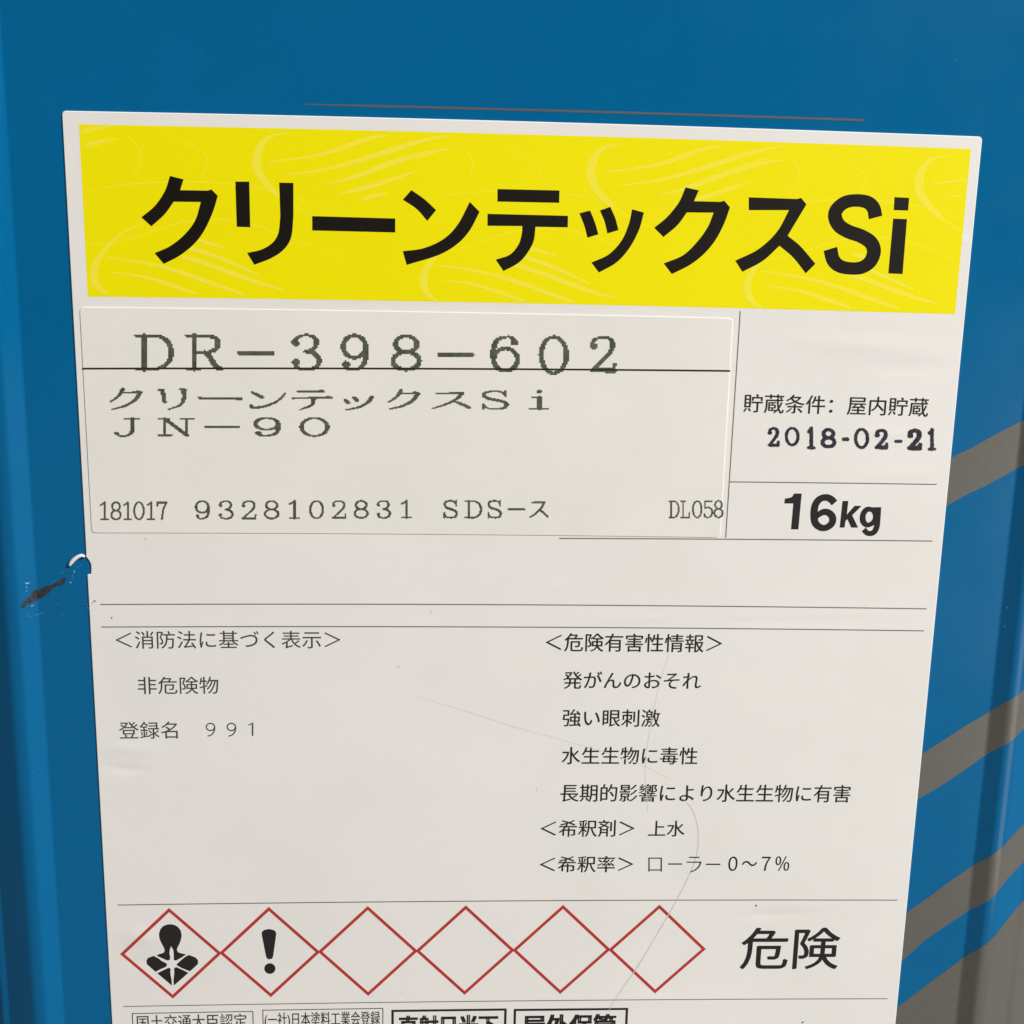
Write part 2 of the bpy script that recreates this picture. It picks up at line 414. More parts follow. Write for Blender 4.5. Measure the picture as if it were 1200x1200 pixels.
# ------------------------------------------------------------------ the paper label
LT = 0.28                                                      # paper stands this proud of the tin
def offset_poly(pts, d):
    n = len(pts); out = []
    for i in range(n):
        p0, p1, p2 = (np.array(pts[k % n]) for k in (i-1, i, i+1))
        e1 = p1-p0; e2 = p2-p1; e1 /= np.linalg.norm(e1); e2 /= np.linalg.norm(e2)
        n1 = np.array([-e1[1], e1[0]]); n2 = np.array([-e2[1], e2[0]])
        b = n1+n2; b = b/np.linalg.norm(b); k = d/max(0.5, float(b @ n1))
        out.append(tuple(p1+b*k))
    return out                                                 # anticlockwise outline -> inwards for d > 0
def slab(name, outline, y0, y1, bev, mats, parent, label=None):
    """paper sheet: front face, chamfered cut edge, short sides"""
    inner = offset_poly(outline, bev); n = len(outline)
    vs = [(x, y0, z) for x, z in outline] + [(x, y0+(y1-y0)*.55, z) for x, z in outline] + [(x, y1, z) for x, z in inner]
    fs = [tuple(range(2*n, 3*n))]; idx = [0]
    for i in range(n):
        j = (i+1) % n
        fs.append((i, j, n+j, n+i)); fs.append((n+i, n+j, 2*n+j, 2*n+i)); idx += [1, 1]
    return mesh(name, vs, fs, mats, parent, label=label, idx=idx)
def rounded(x0, x1, z0, z1, r, bowed=True, left_extra=None, top_n=24):
    """anticlockwise seen from the front (-Y): x right, z up"""
    out = []
    def arc(cx, cz, a0):
        for k in range(6):
            a = math.radians(a0+90*k/5); out.append((cx+r*math.cos(a), cz+r*math.sin(a)))
    arc(x0+r, z0+r, 180)
    for k in range(1, top_n): out.append((x0+r+(x1-x0-2*r)*k/top_n, z0))
    arc(x1-r, z0+r, 270); arc(x1-r, z1-r, 0)
    for k in range(1, top_n): out.append((x1-r-(x1-x0-2*r)*k/top_n, z1))
    arc(x0+r, z1-r, 90)
    if left_extra: out += left_extra
    return [(x, z+(bow(x) if bowed else 0)) for x, z in out]
notch = [(x/7.5, 620+y/7.5) for x, y in [(752, 222), (757, 238), (775, 262), (790, 283), (801, 310), (803, 345), (800, 392), (780, 396), (766, 403)]]
notch = [at(*p) for p in notch]
notch = [(x, z-bow(x)) for x, z in notch]
notch[0] = (-80.0, notch[0][1]); notch[-1] = (-80.0, notch[-1][1])
extra = notch
lo = rounded(-80, 80, -236, 0, 0.7, True, extra)
prod = slab('product_label', lo, 0.0, -LT, 0.13, [M_paper, M_edge], can, 'white paper label with a yellow title band and printed safety notices')
Y1 = -LT - 0.008; Y2 = -LT - 0.012; Y3 = -LT - 0.022

# torn strip curled up beside the notch
cp = crom([(620, 312, 22), (632, 292, 32), (655, 266, 34), (690, 240, 32), (725, 228, 28), (752, 238, 16)], 5)
vs = []; fs = []
for k, (x, y, w_) in enumerate(cp):
    X, Zz = at(x/7.5, 620+y/7.5); r = w_/7.5/6.0/2
    t = (cp[min(k+1, len(cp)-1)][0]-cp[max(k-1, 0)][0], cp[min(k+1, len(cp)-1)][1]-cp[max(k-1, 0)][1]); L = math.hypot(*t); nx, nz = t[1]/L, t[0]/L
    for i in range(10):
        a = 2*math.pi*i/10
        vs.append((X+nx*r*math.cos(a), -0.45+r*0.9*math.sin(a), Zz+nz*r*math.cos(a)))
for k in range(len(cp)-1):
    for i in range(10): fs.append((k*10+i, k*10+(i+1) % 10, (k+1)*10+(i+1) % 10, (k+1)*10+i))
fs.append(tuple(range(10))); fs.append(tuple(range((len(cp)-1)*10, len(cp)*10)))
mesh('paper_curl', vs, fs, M_curl, prod, smooth=True, label='small white curl of torn paper at the left edge of the label')

# yellow band
def unb(px_, py_): x, z = at(px_, py_); return x, z-bow(x)
bl = np.mean([unb(93.5, 145.3)[0], unb(103, 346)[0]]); br = np.mean([unb(1137, 174.5)[0], unb(1118.5, 367.3)[0]])
bt = np.mean([unb(93.5, 145.3)[1], unb(1136, 174.5)[1], unb(600, 158.5)[1]]); bb = np.mean([unb(103, 346)[1], unb(1118.5, 367.3)[1], unb(600, 357.7)[1]])
nb = 40
vs = []; fs = []
for i in range(nb+1):
    x = bl+(br-bl)*i/nb
    vs += [(x, Y1, bb+bow(x)), (x, Y1, bt+bow(x))]
for i in range(nb): fs.append((2*i, 2*i+2, 2*i+3, 2*i+1))
band = mesh('yellow_band', vs, fs, M_yellow, prod)
clampb = (bl+.05, br-.05, bb+.3, bt+.15)

# pale swirls printed in the band (a repeating background pattern)
za = (80, 130, 3.529); zb = (420, 130, 3.158)
def P(z, pts): return [(z[0]+x/z[2], z[1]+y/z[2]) for x, y in pts]
upper_set = [
 (P(za, [(915, 93), (860, 100), (820, 118), (790, 160), (780, 225), (810, 290), (870, 350)]), [1, 2.5, 5, 9, 10.5, 8, 6], 1),
 (P(za, [(870, 350), (940, 395), (1030, 438), (1130, 470)]), [3.5, 2, 1.5, 1], 0),
 (P(za, [(830, 212), (1000, 190), (1100, 165)]) + P(zb, [(0, 116), (60, 98), (105, 92)]), [1.5, 3, 4.5, 5, 4, 1.5], 1),
 (P(za, [(900, 266), (1050, 245)]) + P(zb, [(0, 185), (110, 150), (230, 113), (330, 92)]), [1.5, 3, 5, 6, 4.5, 1.5], 1),
 (P(za, [(1060, 303), (1120, 292)]) + P(zb, [(0, 240), (90, 205), (180, 175), (270, 153), (345, 142)]), [1, 2.5, 5, 6, 5, 3.5, 1], 1),
 (P(za, [(1120, 343)]) + P(zb, [(0, 292), (70, 272), (150, 246), (210, 226)]), [1, 5, 5, 4, 1], 1),
 (P(zb, [(10, 328), (50, 317), (105, 304)]), [4, 4.5, 2], 1),
]
lower_set = [
 (P(za, [(310, 462), (220, 510), (155, 570), (112, 640), (110, 700), (140, 742), (170, 758)]), [1, 2.5, 4.5, 8, 8.5, 5, 2], 1),
 (P(za, [(190, 668), (320, 688), (430, 722), (530, 757)]), [1.5, 3.5, 5, 3], 1),
 (P(za, [(160, 605), (350, 636), (480, 672), (620, 722), (730, 760)]), [1.5, 3.5, 5, 5, 3], 1),
 (P(za, [(470, 602), (580, 635), (700, 680), (800, 715), (900, 744)]), [4.5, 5.5, 5.5, 4.5, 1.5], 1),
 (P(za, [(505, 568), (600, 598), (700, 640), (790, 682)]), [5, 5, 4, 1.5], 1),
 (P(za, [(540, 535), (600, 552), (650, 566)]), [4, 4, 2], 1),
]
faint_set = [
 (P(za, [(60, 345), (200, 310), (400, 295), (650, 300), (900, 345), (1100, 420)]), [1, 1.6, 2, 2, 1.6, 1], 0),
 (P(za, [(60, 560), (250, 530), (480, 460), (700, 455), (900, 520), (1100, 590)]), [1, 1.6, 2, 2, 1.6, 1], 0),
 (P(za, [(230, 90), (290, 150), (300, 210), (260, 275)]), [1, 2, 2, 1], 0),
 (P(za, [(420, 110), (540, 160), (580, 215), (540, 290)]), [1, 1.5, 2, 1], 0),
 (P(za, [(60, 155), (120, 140), (200, 115)]), [4, 4, 1], 0),
]
jobs = []
for dx, dy in ((-391, -12), (0, 0), (391, 12.5), (775, 26)): jobs += [(s, dx, dy) for s in upper_set]
for dx, dy in ((0, 0), (386, 9), (765, 16)): jobs += [(s, dx, dy) for s in lower_set]
for dx, dy in ((0, 0), (388, 11), (770, 21)): jobs += [(s, dx, dy) for s in faint_set]
strong = []; weak = []
for (pts, wd, kind), dx, dy in jobs:
    q = [(x+dx, y+dy) for x, y in pts]
    if max(p[0] for p in q) < 96 or min(p[0] for p in q) > 1130: continue
    st = px_stroke(q, wd, 6)
    keep = [i for i, p in enumerate(st[0]) if clampb[0]+.2 < p[0] < clampb[1]-.2]
    if len(keep) < 3: continue
    st = ([st[0][i] for i in keep], [st[1][i] for i in keep])
    (strong if kind else weak).append(st)
# each stroke a hair above the last, so crossing strokes never share a plane
def stacked(name, strokes, y, step, material, parent, label):
    vs = []; fs = []
    for s_i, (pts, wd) in enumerate(strokes):
        L, R = ribbon(pts, wd); b = len(vs)
        for l, r in zip(L, R):
            for q in (l, r):
                vs.append((min(max(q[0], clampb[0]), clampb[1]), y-step*s_i, min(max(q[1], clampb[2]), clampb[3])))
        for i in range(len(pts)-1):
            q = [b+2*i, b+2*i+1, b+2*i+3, b+2*i+2]
            A, B, C_ = (np.array(vs[k]) for k in q[:3]); nrm = np.cross(B-A, C_-A)
            fs.append(q if nrm[1] < 0 else q[::-1])
    return mesh(name, vs, fs, material, parent, label=label)
stacked('faint_swirls', weak, Y1-0.002, 0.0001, M_swirl2, prod, 'faint thin arcs in the yellow band')
stacked('pale_swirls', strong, Y1-0.005, 0.0001, M_swirl, prod, 'pale yellow brush strokes in the yellow band')

# title lettering traced glyph by glyph
z1 = (150, 190, 6); z2 = (350, 190, 6); z3 = (550, 190, 6); z4 = (750, 190, 6); z5 = (900, 190, 6)
title = [
 px_poly([(298, 98), (394, 122), (370, 198), (560, 201), (590, 193), (634, 238), [(600, 350), (540, 480), (470, 573), (370, 655)], (255, 716), (190, 640), [(300, 590), (400, 510), (475, 410)], (515, 281), (325, 279), [(260, 368)], (168, 452), (97, 388), [(190, 310), (262, 205)]], z1),
 px_poly([(757, 138), (855, 138), (862, 458), (767, 455)], z1),
 px_poly([(1065, 145), (1165, 147), (1165, 380), [(1150, 525), (1100, 612), (1010, 675)], (890, 722), (840, 638), [(940, 615), (1020, 565), (1060, 495)], (1073, 380)], z1),
 px_poly([(97, 380), (680, 397), (680, 495), (97, 481)], z2),
 px_poly([(793, 197), [(885, 262)], (967, 338), (905, 414), [(830, 330)], (733, 265)], z2),
 px_poly([(1203, 280), (1272, 350), [(1200, 485), (1110, 580), (980, 655)], (760, 723), (733, 627), [(880, 605), (1020, 540), (1120, 437)]], z2),
 px_poly([(198, 190), (633, 200), (631, 287), (197, 278)], z3),
 px_poly([(128, 364), (693, 378), (691, 459), (465, 455), [(450, 560), (400, 650), (340, 712)], (240, 766), (185, 686), [(285, 650), (345, 580), (368, 505)], (372, 450), (127, 448)], z3),
 px_poly([(773, 360), (848, 341), [(882, 425)], (906, 508), (829, 532), [(808, 450)]], z3),
 px_poly([(917, 340), (990, 315), [(1025, 395)], (1047, 478), (969, 502), [(950, 420)]], z3),
 px_poly([(1143, 332), (1226, 355), [(1190, 480), (1120, 610), (1030, 708)], (910, 776), (857, 706), [(980, 648), (1070, 550), (1120, 435)]], z3),
 px_poly([(318, 178), (411, 200), (378, 275), (560, 280), (590, 272), (630, 318), [(590, 430), (530, 545), (450, 643), (350, 722)], (222, 787), (165, 712), [(300, 655), (400, 560), (475, 455)], (515, 356), (328, 354), [(260, 445)], (163, 527), (98, 462), [(190, 385), (272, 282)]], z4),
 px_poly([(762, 248), (1100, 260), (1130, 252), (1167, 298), (1035, 518), [(1125, 592)], (1230, 715), (1162, 782), [(1075, 672)], (978, 588), [(860, 695)], (717, 771), (667, 693), [(830, 612), (960, 490)], (1045, 338), (762, 338)], z4),
 px_poly([(885, 247), (988, 252), (981, 341), (880, 338)], z5),
 px_poly([(876, 398), (973, 401), (942, 787), (842, 782)], z5),
]
sL, sR = ribbon(*px_stroke([(752, 390), (738, 325), (695, 283), (615, 270), (535, 285), (478, 335), (468, 388), (498, 448), (565, 490), (650, 520), (718, 565), (741, 625), (718, 695), (662, 738), (590, 748), (505, 733), (455, 688), (435, 610)],
                           [96, 94, 88, 84, 88, 94, 97, 94, 92, 92, 95, 98, 95, 88, 84, 88, 94, 97], 6, z5))
title.append(sL + sR[::-1])
poly_mesh('title_lettering', title, Y3, M_black, prod, 'large black title lettering in the yellow band')

# ------------------------------------------------------------------ printed text from outlines
def text(name, s, xL, xR, xref, yt, yb, y, material, parent, label=None, wt=0.0):
    off = 0.0; cu = bpy.data.curves.new('t', 'FONT'); cu.body = s; cu.offset = off; cu.resolution_u = 4
    ob = bpy.data.objects.new('t', cu); COL.objects.link(ob)
    dg = bpy.context.evaluated_depsgraph_get()
    me0 = bpy.data.meshes.new_from_object(ob.evaluated_get(dg))
    co = np.empty(len(me0.vertices)*3); me0.vertices.foreach_get('co', co); co = co.reshape(-1, 3)
    fs = [tuple(p.vertices) for p in me0.polygons]
    bpy.data.objects.remove(ob); bpy.data.meshes.remove(me0); bpy.data.curves.remove(cu)
    ym = (yt+yb)/2
    u0 = at(xL, ym)[0]; u1 = at(xR, ym)[0]
    zt = unb(xref, yt)[1]; zb_ = unb(xref, yb)[1]
    mn = co.min(0); mx = co.max(0)
    vs = []
    for c in co:
        x = u0+(u1-u0)*(c[0]-mn[0])/(mx[0]-mn[0]); z = zb_+(zt-zb_)*(c[1]-mn[1])/(mx[1]-mn[1])
        vs.append((x, y, z+bow(x)))
    em = (zt-zb_)
    if wt:
        base = list(vs); k0 = len(base); f0 = list(fs)
        sh = ((-1, -.6), (1, .6), (1, -.6), (-1, .6)) if wt > 0.02 else ((-1, -.5), (1, .5))
        vs = []; fs = []
        for k, (dx, dz) in enumerate(sh):
            vs += [(x+dx*wt*em, y_-0.003*k, z+dz*wt*em) for x, y_, z in base]; fs += [tuple(q+k*k0 for q in f) for f in f0]
    ff = []
    for f in fs:
        A, B, C_ = (np.array(vs[k]) for k in f[:3]); ff.append(f if np.cross(B-A, C_-A)[1] < 0 else f[::-1])
    return mesh(name, vs, ff, material, parent, label=label)
TX = Y2
L_ = [
 ('貯蔵条件：屋内貯蔵', 871, 1087.5, 980, 463.7, 485.8, M_ink, 0.014, 'storage note above the date stamp'),
 ('＜消防法に基づく表示＞', 135.5, 399.5, 267, 738.7, 759.4, M_grey, 0.004, 'bracketed heading of the left column'),
 ('非危険物', 162, 256.3, 209, 792.5, 812.7, M_grey, 0.005, 'four characters under the left heading'),
 ('登録名', 140, 208.5, 175, 845, 865, M_grey, 0.005, 'three characters before the number in the left column'),
 ('＜危険有害性情報＞', 639.3, 846, 742, 742, 763.4, M_ink, 0.012, 'bracketed heading of the right column'),
 ('発がんのおそれ', 660, 821, 740, 786.5, 807, M_ink, 0.012, 'first hazard line of the right column'),
 ('強い眼刺激', 659.3, 773, 716, 830.6, 851, M_ink, 0.012, 'second hazard line of the right column'),
 ('水生生物に毒性', 658.3, 817, 737, 874.8, 895, M_ink, 0.012, 'third hazard line of the right column'),
 ('長期的影響により水生生物に有害', 656.7, 996, 826, 918.3, 939, M_ink, 0.012, 'long fourth hazard line of the right column'),
 ('＜希釈剤＞', 633.3, 743.5, 688, 960, 979.8, M_ink, 0.012, 'bracketed word before the thinner line'),
 ('上水', 759.5, 802, 780, 961, 979.5, M_ink, 0.012, 'two characters on the thinner line'),
 ('＜希釈率＞', 632.3, 742, 687, 1002.3, 1021.3, M_ink, 0.012, 'bracketed word before the dilution line'),
 ('０～７％', 853.3, 924.5, 890, 1002.6, 1019.8, M_ink, 0.012, 'percentage ending the dilution line'),
 ('危険', 868.3, 982.8, 925, 1086.3, 1134.7, M_ink, 0.013, 'two big black characters right of the diamonds'),
 ('国土交通大臣認定', 161, 289.5, 225, 1187.6, 1205, M_grey, 0.010, 'text in the first box at the bottom'),
 ('(一社)日本塗料工業会登録', 310.5, 445.5, 378, 1184.6, 1203.5, M_grey, 0.010, 'narrow text in the second box at the bottom'),
 ('直射日光下', 468, 582.5, 525, 1189, 1213, M_ink, 0.042, 'bold text in the third box at the bottom'),
 ('屋外保管', 613, 720.5, 667, 1188, 1213, M_ink, 0.042, 'bold text in the fourth box at the bottom'),
]
for s, xl, xr, xf, yt, yb, mt, off, lb in L_:
    text('printed_text', s, xl, xr, xf, yt, yb, TX, mt, prod, lb, off)
def sans(name, glyphs, y, material, parent, label):
    return ribbon_stack(name, [px_stroke(p, w_, n) for p, w_, n in glyphs], y, material, parent, label)
def ribbon_stack(name, strokes, y, material, parent, label=None):
    vs = []; fs = []
    for k, (pts, wd) in enumerate(strokes):
        L, R = ribbon(pts, wd); b = len(vs)
        for i, (l, r) in enumerate(zip(L, R)): vs += [(l[0], y-0.004*k-0.0001*i, l[1]), (r[0], y-0.004*k-0.0001*i, r[1])]
        for i in range(len(pts)-1):
            q = [b+2*i, b+2*i+1, b+2*i+3, b+2*i+2]
            A, B, C_ = (np.array(vs[j]) for j in q[:3]); fs.append(q if np.cross(B-A, C_-A)[1] < 0 else q[::-1])
    return mesh(name, vs, fs, material, parent, label=label)
# katakana word on the dilution line
sans('printed_text', [([(760.3, 1004.5), (760.3, 1020.5)], 1.6, 1), ([(759.6, 1004.8), (775.3, 1004.8)], 1.4, 1), ([(774.6, 1004.5), (774.6, 1020.5)], 1.6, 1), ([(760.3, 1018.6), (774.6, 1018.6)], 1.4, 1),
                      ([(782.5, 1011.6), (799, 1011.6)], 1.6, 1), ([(807, 1003.8), (819.5, 1003.8)], 1.4, 1), ([(804.5, 1009.4), (821.8, 1009.4)], 1.4, 1), ([(821, 1009), (819, 1014), (814.5, 1018.5), (808.5, 1021)], [1.7, 1.6, 1.5, 1.3], 4),
                      ([(827, 1011.9), (843.8, 1011.9)], 1.6, 1)], TX, M_ink, prod, 'four letter word on the dilution line')
# number in the left column
def ell(cx, cy, rx, ry, n=16): return [(cx+rx*math.sin(2*math.pi*k/n), cy-ry*math.cos(2*math.pi*k/n)) for k in range(n+1)]
nine = lambda x: [(ell(x+5.8, 851.2, 4.9, 4.3), 1.5, 1), ([(x+10.8, 851), (x+10.2, 856), (x+7, 860.3), (x+2.5, 862)], [1.6, 1.6, 1.5, 1.4], 4)]
sans('printed_text', nine(241.2) + nine(265.7) + [([(291, 849), (294, 848), (296.3, 846.6)], [1, 1.2, 1.3], 2), ([(296.4, 846.4), (296.4, 861.6)], 1.7, 1)], TX, M_grey, prod, 'three digit number in the left column')
# weight marking
zk = (750, 440, 3.3333)
def zpx(pts): return [(zk[0]+x/zk[2], zk[1]+y/zk[2]) for x, y in pts]
wt = [
 px_poly([(600, 460), (630, 460), (617, 600), (588, 600), (597, 499), (562, 499), (564, 480), [(590, 474)]], zk),
 px_poly([(780, 489), (803, 489), (796, 545), (829, 508), (858, 508), (820, 545), (851, 593), (822, 593), (802, 560), (793, 568), (790, 593), (767, 593)] if False else [(789, 489), (812, 489), (806, 542), (836, 508), (864, 508), (827, 545), (850, 593), (823, 593), (808, 560), (801, 567), (797, 593), (778, 593)], zk),
]
wt2 = [px_stroke(zpx([(758, 497), (745, 483), (725, 475), (700, 482), (683, 505), (678, 540), (683, 575), (705, 593), (728, 592), (748, 575), (750, 552), (735, 535), (715, 532), (695, 543), (684, 556)]), [8.2, 8.2, 7.8, 8, 8.4, 8.6, 8.4, 7.6, 7.6, 8.2, 8.2, 7.8, 7.4, 6.5, 5], 5),
       px_stroke(zpx([(919, 518), (905, 522), (885, 522), (870, 540), (869, 566), (882, 582), (898, 580), (915, 566), (919, 545), (912, 528), (900, 520)]), [3, 5, 6.4, 6.6, 6.8, 5.8, 5.6, 6.4, 6.6, 6, 5], 4),
       px_stroke(zpx([(929, 513), (926, 560), (922, 592), (910, 612), (888, 615), (872, 600)]), [6.6, 6.6, 6.6, 6.4, 5.8, 6], 4)]
wo = poly_mesh('weight_marking', wt, TX, M_ink, prod, 'bold black weight figure at the right of the label')
def join_into(o, strokes, y):
    me = o.data; bm = bmesh.new(); bm.from_mesh(me)
    for k, (pts, wd) in enumerate(strokes):
        L, R = ribbon(pts, wd); vl = [bm.verts.new(P3(x, y-0.01*(k+1)-0.0001*i, z)) for i, (x, z) in enumerate(L)]; vr = [bm.verts.new(P3(x, y-0.01*(k+1)-0.0001*i, z)) for i, (x, z) in enumerate(R)]
        for i in range(len(vl)-1):
            f = bm.faces.new((vl[i], vr[i], vr[i+1], vl[i+1])); f.normal_update()
            if f.normal.y > 0: f.normal_flip()
    bm.to_mesh(me); bm.free()
join_into(wo, wt2, TX)

# ruled lines of the form
def rule(p, q, w_px, material, parent, y, label=None, name='ruled_line', n=24):
    a = at(*p); b = at(*q); za_ = a[1]-bow(a[0]); zb_ = b[1]-bow(b[0])
    pts = []
    for k in range(n+1):
        t = k/n; x = a[0]+(b[0]-a[0])*t; pts.append((x, za_+(zb_-za_)*t+bow(x)))
    return ribbon_mesh(name, [(pts, [w_px*0.165]*(n+1))], y, material, parent, label)
rule((118, 707.9), (1085, 713), 1.25, M_rule, prod, Y1, 'rule across the label under the batch sticker')
rule((119, 734.3), (1082, 738.8), 1.25, M_rule, prod, Y1, 'rule above the two text columns')
rule((138, 1059.7), (1051, 1054), 1.25, M_rule, prod, Y1, 'rule above the red diamonds')
rule((145, 1178.5), (1039.5, 1169.4), 1.15, M_rule, prod, Y1, 'rule below the red diamonds')
rule((655, 630.6), (1092, 633.7), 1.25, M_rule, prod, Y1, 'rule below the weight marking')
rule((855, 564.4), (1097, 567.4), 1.2, M_rule, prod, Y1, 'rule above the weight marking')
a = at(867, 364.5); b = at(850, 629.8)
ribbon_mesh('ruled_line', [([a, b], [0.2, 0.2])], Y1-0.004, M_rule, prod, label='upright rule between the sticker and the weight marking')

# red diamonds
A = unb(142.5, 1117.5); B = unb(825.5, 1111.5); dw = (B[0]-A[0])/6
def diamond_pts(cx, cz, h): return [(cx-h, cz), (cx, cz-h), (cx+h, cz), (cx, cz+h)]
zh = (100, 1000, 4)
for i in range(6):
    cx = A[0]+dw*(i+.5); cz = A[1]+(B[1]-A[1])*(i+.5)/6 + bow(cx)
    o_ = diamond_pts(cx, cz, dw/2+.24); n_ = diamond_pts(cx, cz, dw/2-.66)
    y = Y1 - (0.004 if i % 2 else 0)
    vs = [(x, y, z) for x, z in o_] + [(x, y, z) for x, z in n_]
    fs = [(k, (k+1) % 4, 4+(k+1) % 4, 4+k) for k in range(4)]
    lab = ['leftmost red diamond, with a black figure and star burst', 'red diamond with a black exclamation mark', 'empty red diamond beside the exclamation mark', 'second empty red diamond', 'third empty red diamond', 'rightmost red diamond, empty'][i]
    if i > 1: mesh('hazard_diamond', vs, fs, M_red, prod, label=lab); continue
    idx = [0]*4
    bm = bmesh.new()
    rv = [bm.verts.new(P3(*v)) for v in vs]
    for f in fs: bm.faces.new([rv[k] for k in f]).material_index = 0
    def addp(pts, yy, mi):
        f = bm.faces.new([bm.verts.new(P3(x, yy, z)) for x, z in pts]); f.material_index = mi; f.normal_update()
        if f.normal.y > 0: f.normal_flip()
    if i == 0:
        zf = (160, 1070, 13.333)
        fig = [(535, 160), (600, 172), (655, 205), (695, 258), (712, 335), (700, 400), (678, 465), (648, 520), (636, 560), (655, 600), (700, 614), (780, 632), (850, 650), (928, 680), (965, 722), (966, 782), (830, 908), (602, 1108), (575, 1122), (550, 1112), (308, 908), (166, 784), (162, 722), (190, 685), (260, 660), (320, 642), (400, 616), (436, 602), (446, 566), (430, 520), (388, 445), (362, 375), (357, 310), (378, 240), (420, 192), (475, 168)]
        addp([at(zf[0]+x/zf[2], zf[1]+y_/zf[2]) for x, y_ in fig], Y1-0.006, 1)
        star = [(545, 505), (578, 560), (584, 600), (596, 650), (598, 706), (640, 712), (700, 688), (790, 626), (815, 642), (752, 680), (700, 738), (652, 785), (660, 808), (720, 850), (845, 898), (825, 922), (700, 862), (640, 838), (598, 870), (606, 935), (590, 965), (582, 1040), (590, 1130), (560, 1130), (556, 1040), (540, 960), (528, 935), (538, 872), (500, 852), (430, 882), (318, 932), (296, 910), (370, 868), (432, 842), (468, 805), (450, 762), (400, 736), (345, 690), (286, 664), (306, 636), (350, 668), (400, 690), (470, 712), (515, 704), (528, 650), (520, 610), (526, 560)]
        star = [(555+(x-555)*.8, 790+(y_-790)*.8) if math.hypot(x-555, y_-790) < 160 else (x, y_) for x, y_ in star]
        addp([at(zf[0]+x/zf[2], zf[1]+y_/zf[2]) for x, y_ in star], Y1-0.016, 2)
    else:
        ze = (280, 1070, 15)
        ex = [(403, 352), (412, 312), (448, 282), (530, 266), (612, 282), (650, 312), (661, 352), (606, 745), (588, 785), (540, 800), (498, 785), (480, 745)]
        addp([at(ze[0]+x/15, ze[1]+y_/15) for x, y_ in ex], Y1-0.006, 1)
        addp([at(ze[0]+(548+98*math.cos(t))/15, ze[1]+(960+94*math.sin(t))/15) for t in np.linspace(0, 2*math.pi, 26)[:-1]], Y1-0.006, 1)
    bmesh.ops.triangulate(bm, faces=[f for f in bm.faces if len(f.verts) > 4])
    me = bpy.data.meshes.new('hazard_diamond'); bm.to_mesh(me); bm.free()
    o = link('hazard_diamond', me, [M_red, M_ink, M_paper], prod); o['label'] = lab

# framed notices cut by the bottom of the picture
def frame(x0, x1, xr, yt, yb, wpx, material, label):
    u0 = at(x0, (yt+yb)/2)[0]; u1 = at(x1, (yt+yb)/2)[0]; zt = unb(xr, yt)[1]; zb_ = unb(xr, yb)[1]; t = wpx*0.172
    def q(x, z): return (x, Y1, z+bow(x))
    vs = [q(u0, zb_), q(u1, zb_), q(u1, zt), q(u0, zt), q(u0+t, zb_+t), q(u1-t, zb_+t), q(u1-t, zt-t), q(u0+t, zt-t)]
    mesh('notice_box', vs, [(k, (k+1) % 4, 4+(k+1) % 4, 4+k) for k in range(4)], material, prod, label=label)
frame(155.5, 297.5, 226, 1184.9, 1212, 1.1, M_grey, 'thin frame at the bottom left of the label')
frame(308, 449.3, 378, 1181.2, 1209, 1.1, M_grey, 'thin frame second from the left at the bottom')
frame(458.7, 593.3, 526, 1181.5, 1222, 2.9, M_ink, 'thick black frame left of the other thick frame')
frame(601.5, 735, 668, 1180.6, 1222, 2.9, M_ink, 'thick black frame at the right of the row')

# faint pencil strokes, specks and smudges
def pencil(pts, wds, mt, lab):
    ribbon_mesh('pencil_mark', [px_stroke(pts, wds, 8)], Y3-0.006, mt, prod, lab)
pencil([(784, 766), (776, 790), (766, 830), (759, 870), (756, 905), (759, 950)], [.4, .6, .6, .7, .8, .6], M_pencil, 'faint upright pencil line through the right text column')
pencil([(800, 935), (812, 950), (818, 975), (815, 1005), (800, 1040), (775, 1085), (748, 1130), (722, 1168), (712, 1185)], [.4, .7, .8, .9, 1, 1.1, 1.1, .9, .5], M_pencil2, 'curved pencil line running down to the diamonds')
pencil([(485, 815), (545, 832), (610, 853), (680, 872), (745, 893), (785, 912)], [.5, 1, .9, .8, .6, .4], M_pencil, 'long faint pencil line slanting between the columns')
def speck(x, y, r, mt, asp=1.0, lab=None):
    n = 9; pts = []
    for k in range(n):
        a = -2*math.pi*k/n; rr = r*rnd.uniform(.6, 1.2); pts.append(at(x+rr*math.cos(a), y+rr*asp*math.sin(a)))
    poly_mesh('speck', [pts], Y3-0.004, mt, prod, lab)
for x, y, r, mt, asp in ((131.3, 723.5, 1.3, M_speck, 1), (111.5, 704, 1.6, M_speck, .6), (109, 706, .9, M_speck, 1), (885.7, 1060.3, 1.3, M_speck, 1), (940, 1197, 1.3, M_speck, 1),
                         (170.5, 631, 2.2, M_smudge, 1.4), (505.5, 716, 2.0, M_smudge, 1.2), (650.3, 693, .8, M_smudge, 3), (420, 1140.5, 1.0, M_smudge, 1), (319, 654, .9, M_smudge, 1), (713, 655, .9, M_smudge, 1),
                         (297, 759.5, .8, M_smudge, 1), (471, 1162, .9, M_smudge, 1.5), (837, 1130, 1.2, M_smudge, .8), (1094, 695, .8, M_smudge, 1), (701, 543, .7, M_smudge, 1), (467, 781, 1.4, M_smudge, 2), (629, 924, 1.0, M_smudge, 3), (103.5, 712, 1.1, M_fleck, 1.4)):
    speck(x, y, r, mt, asp)

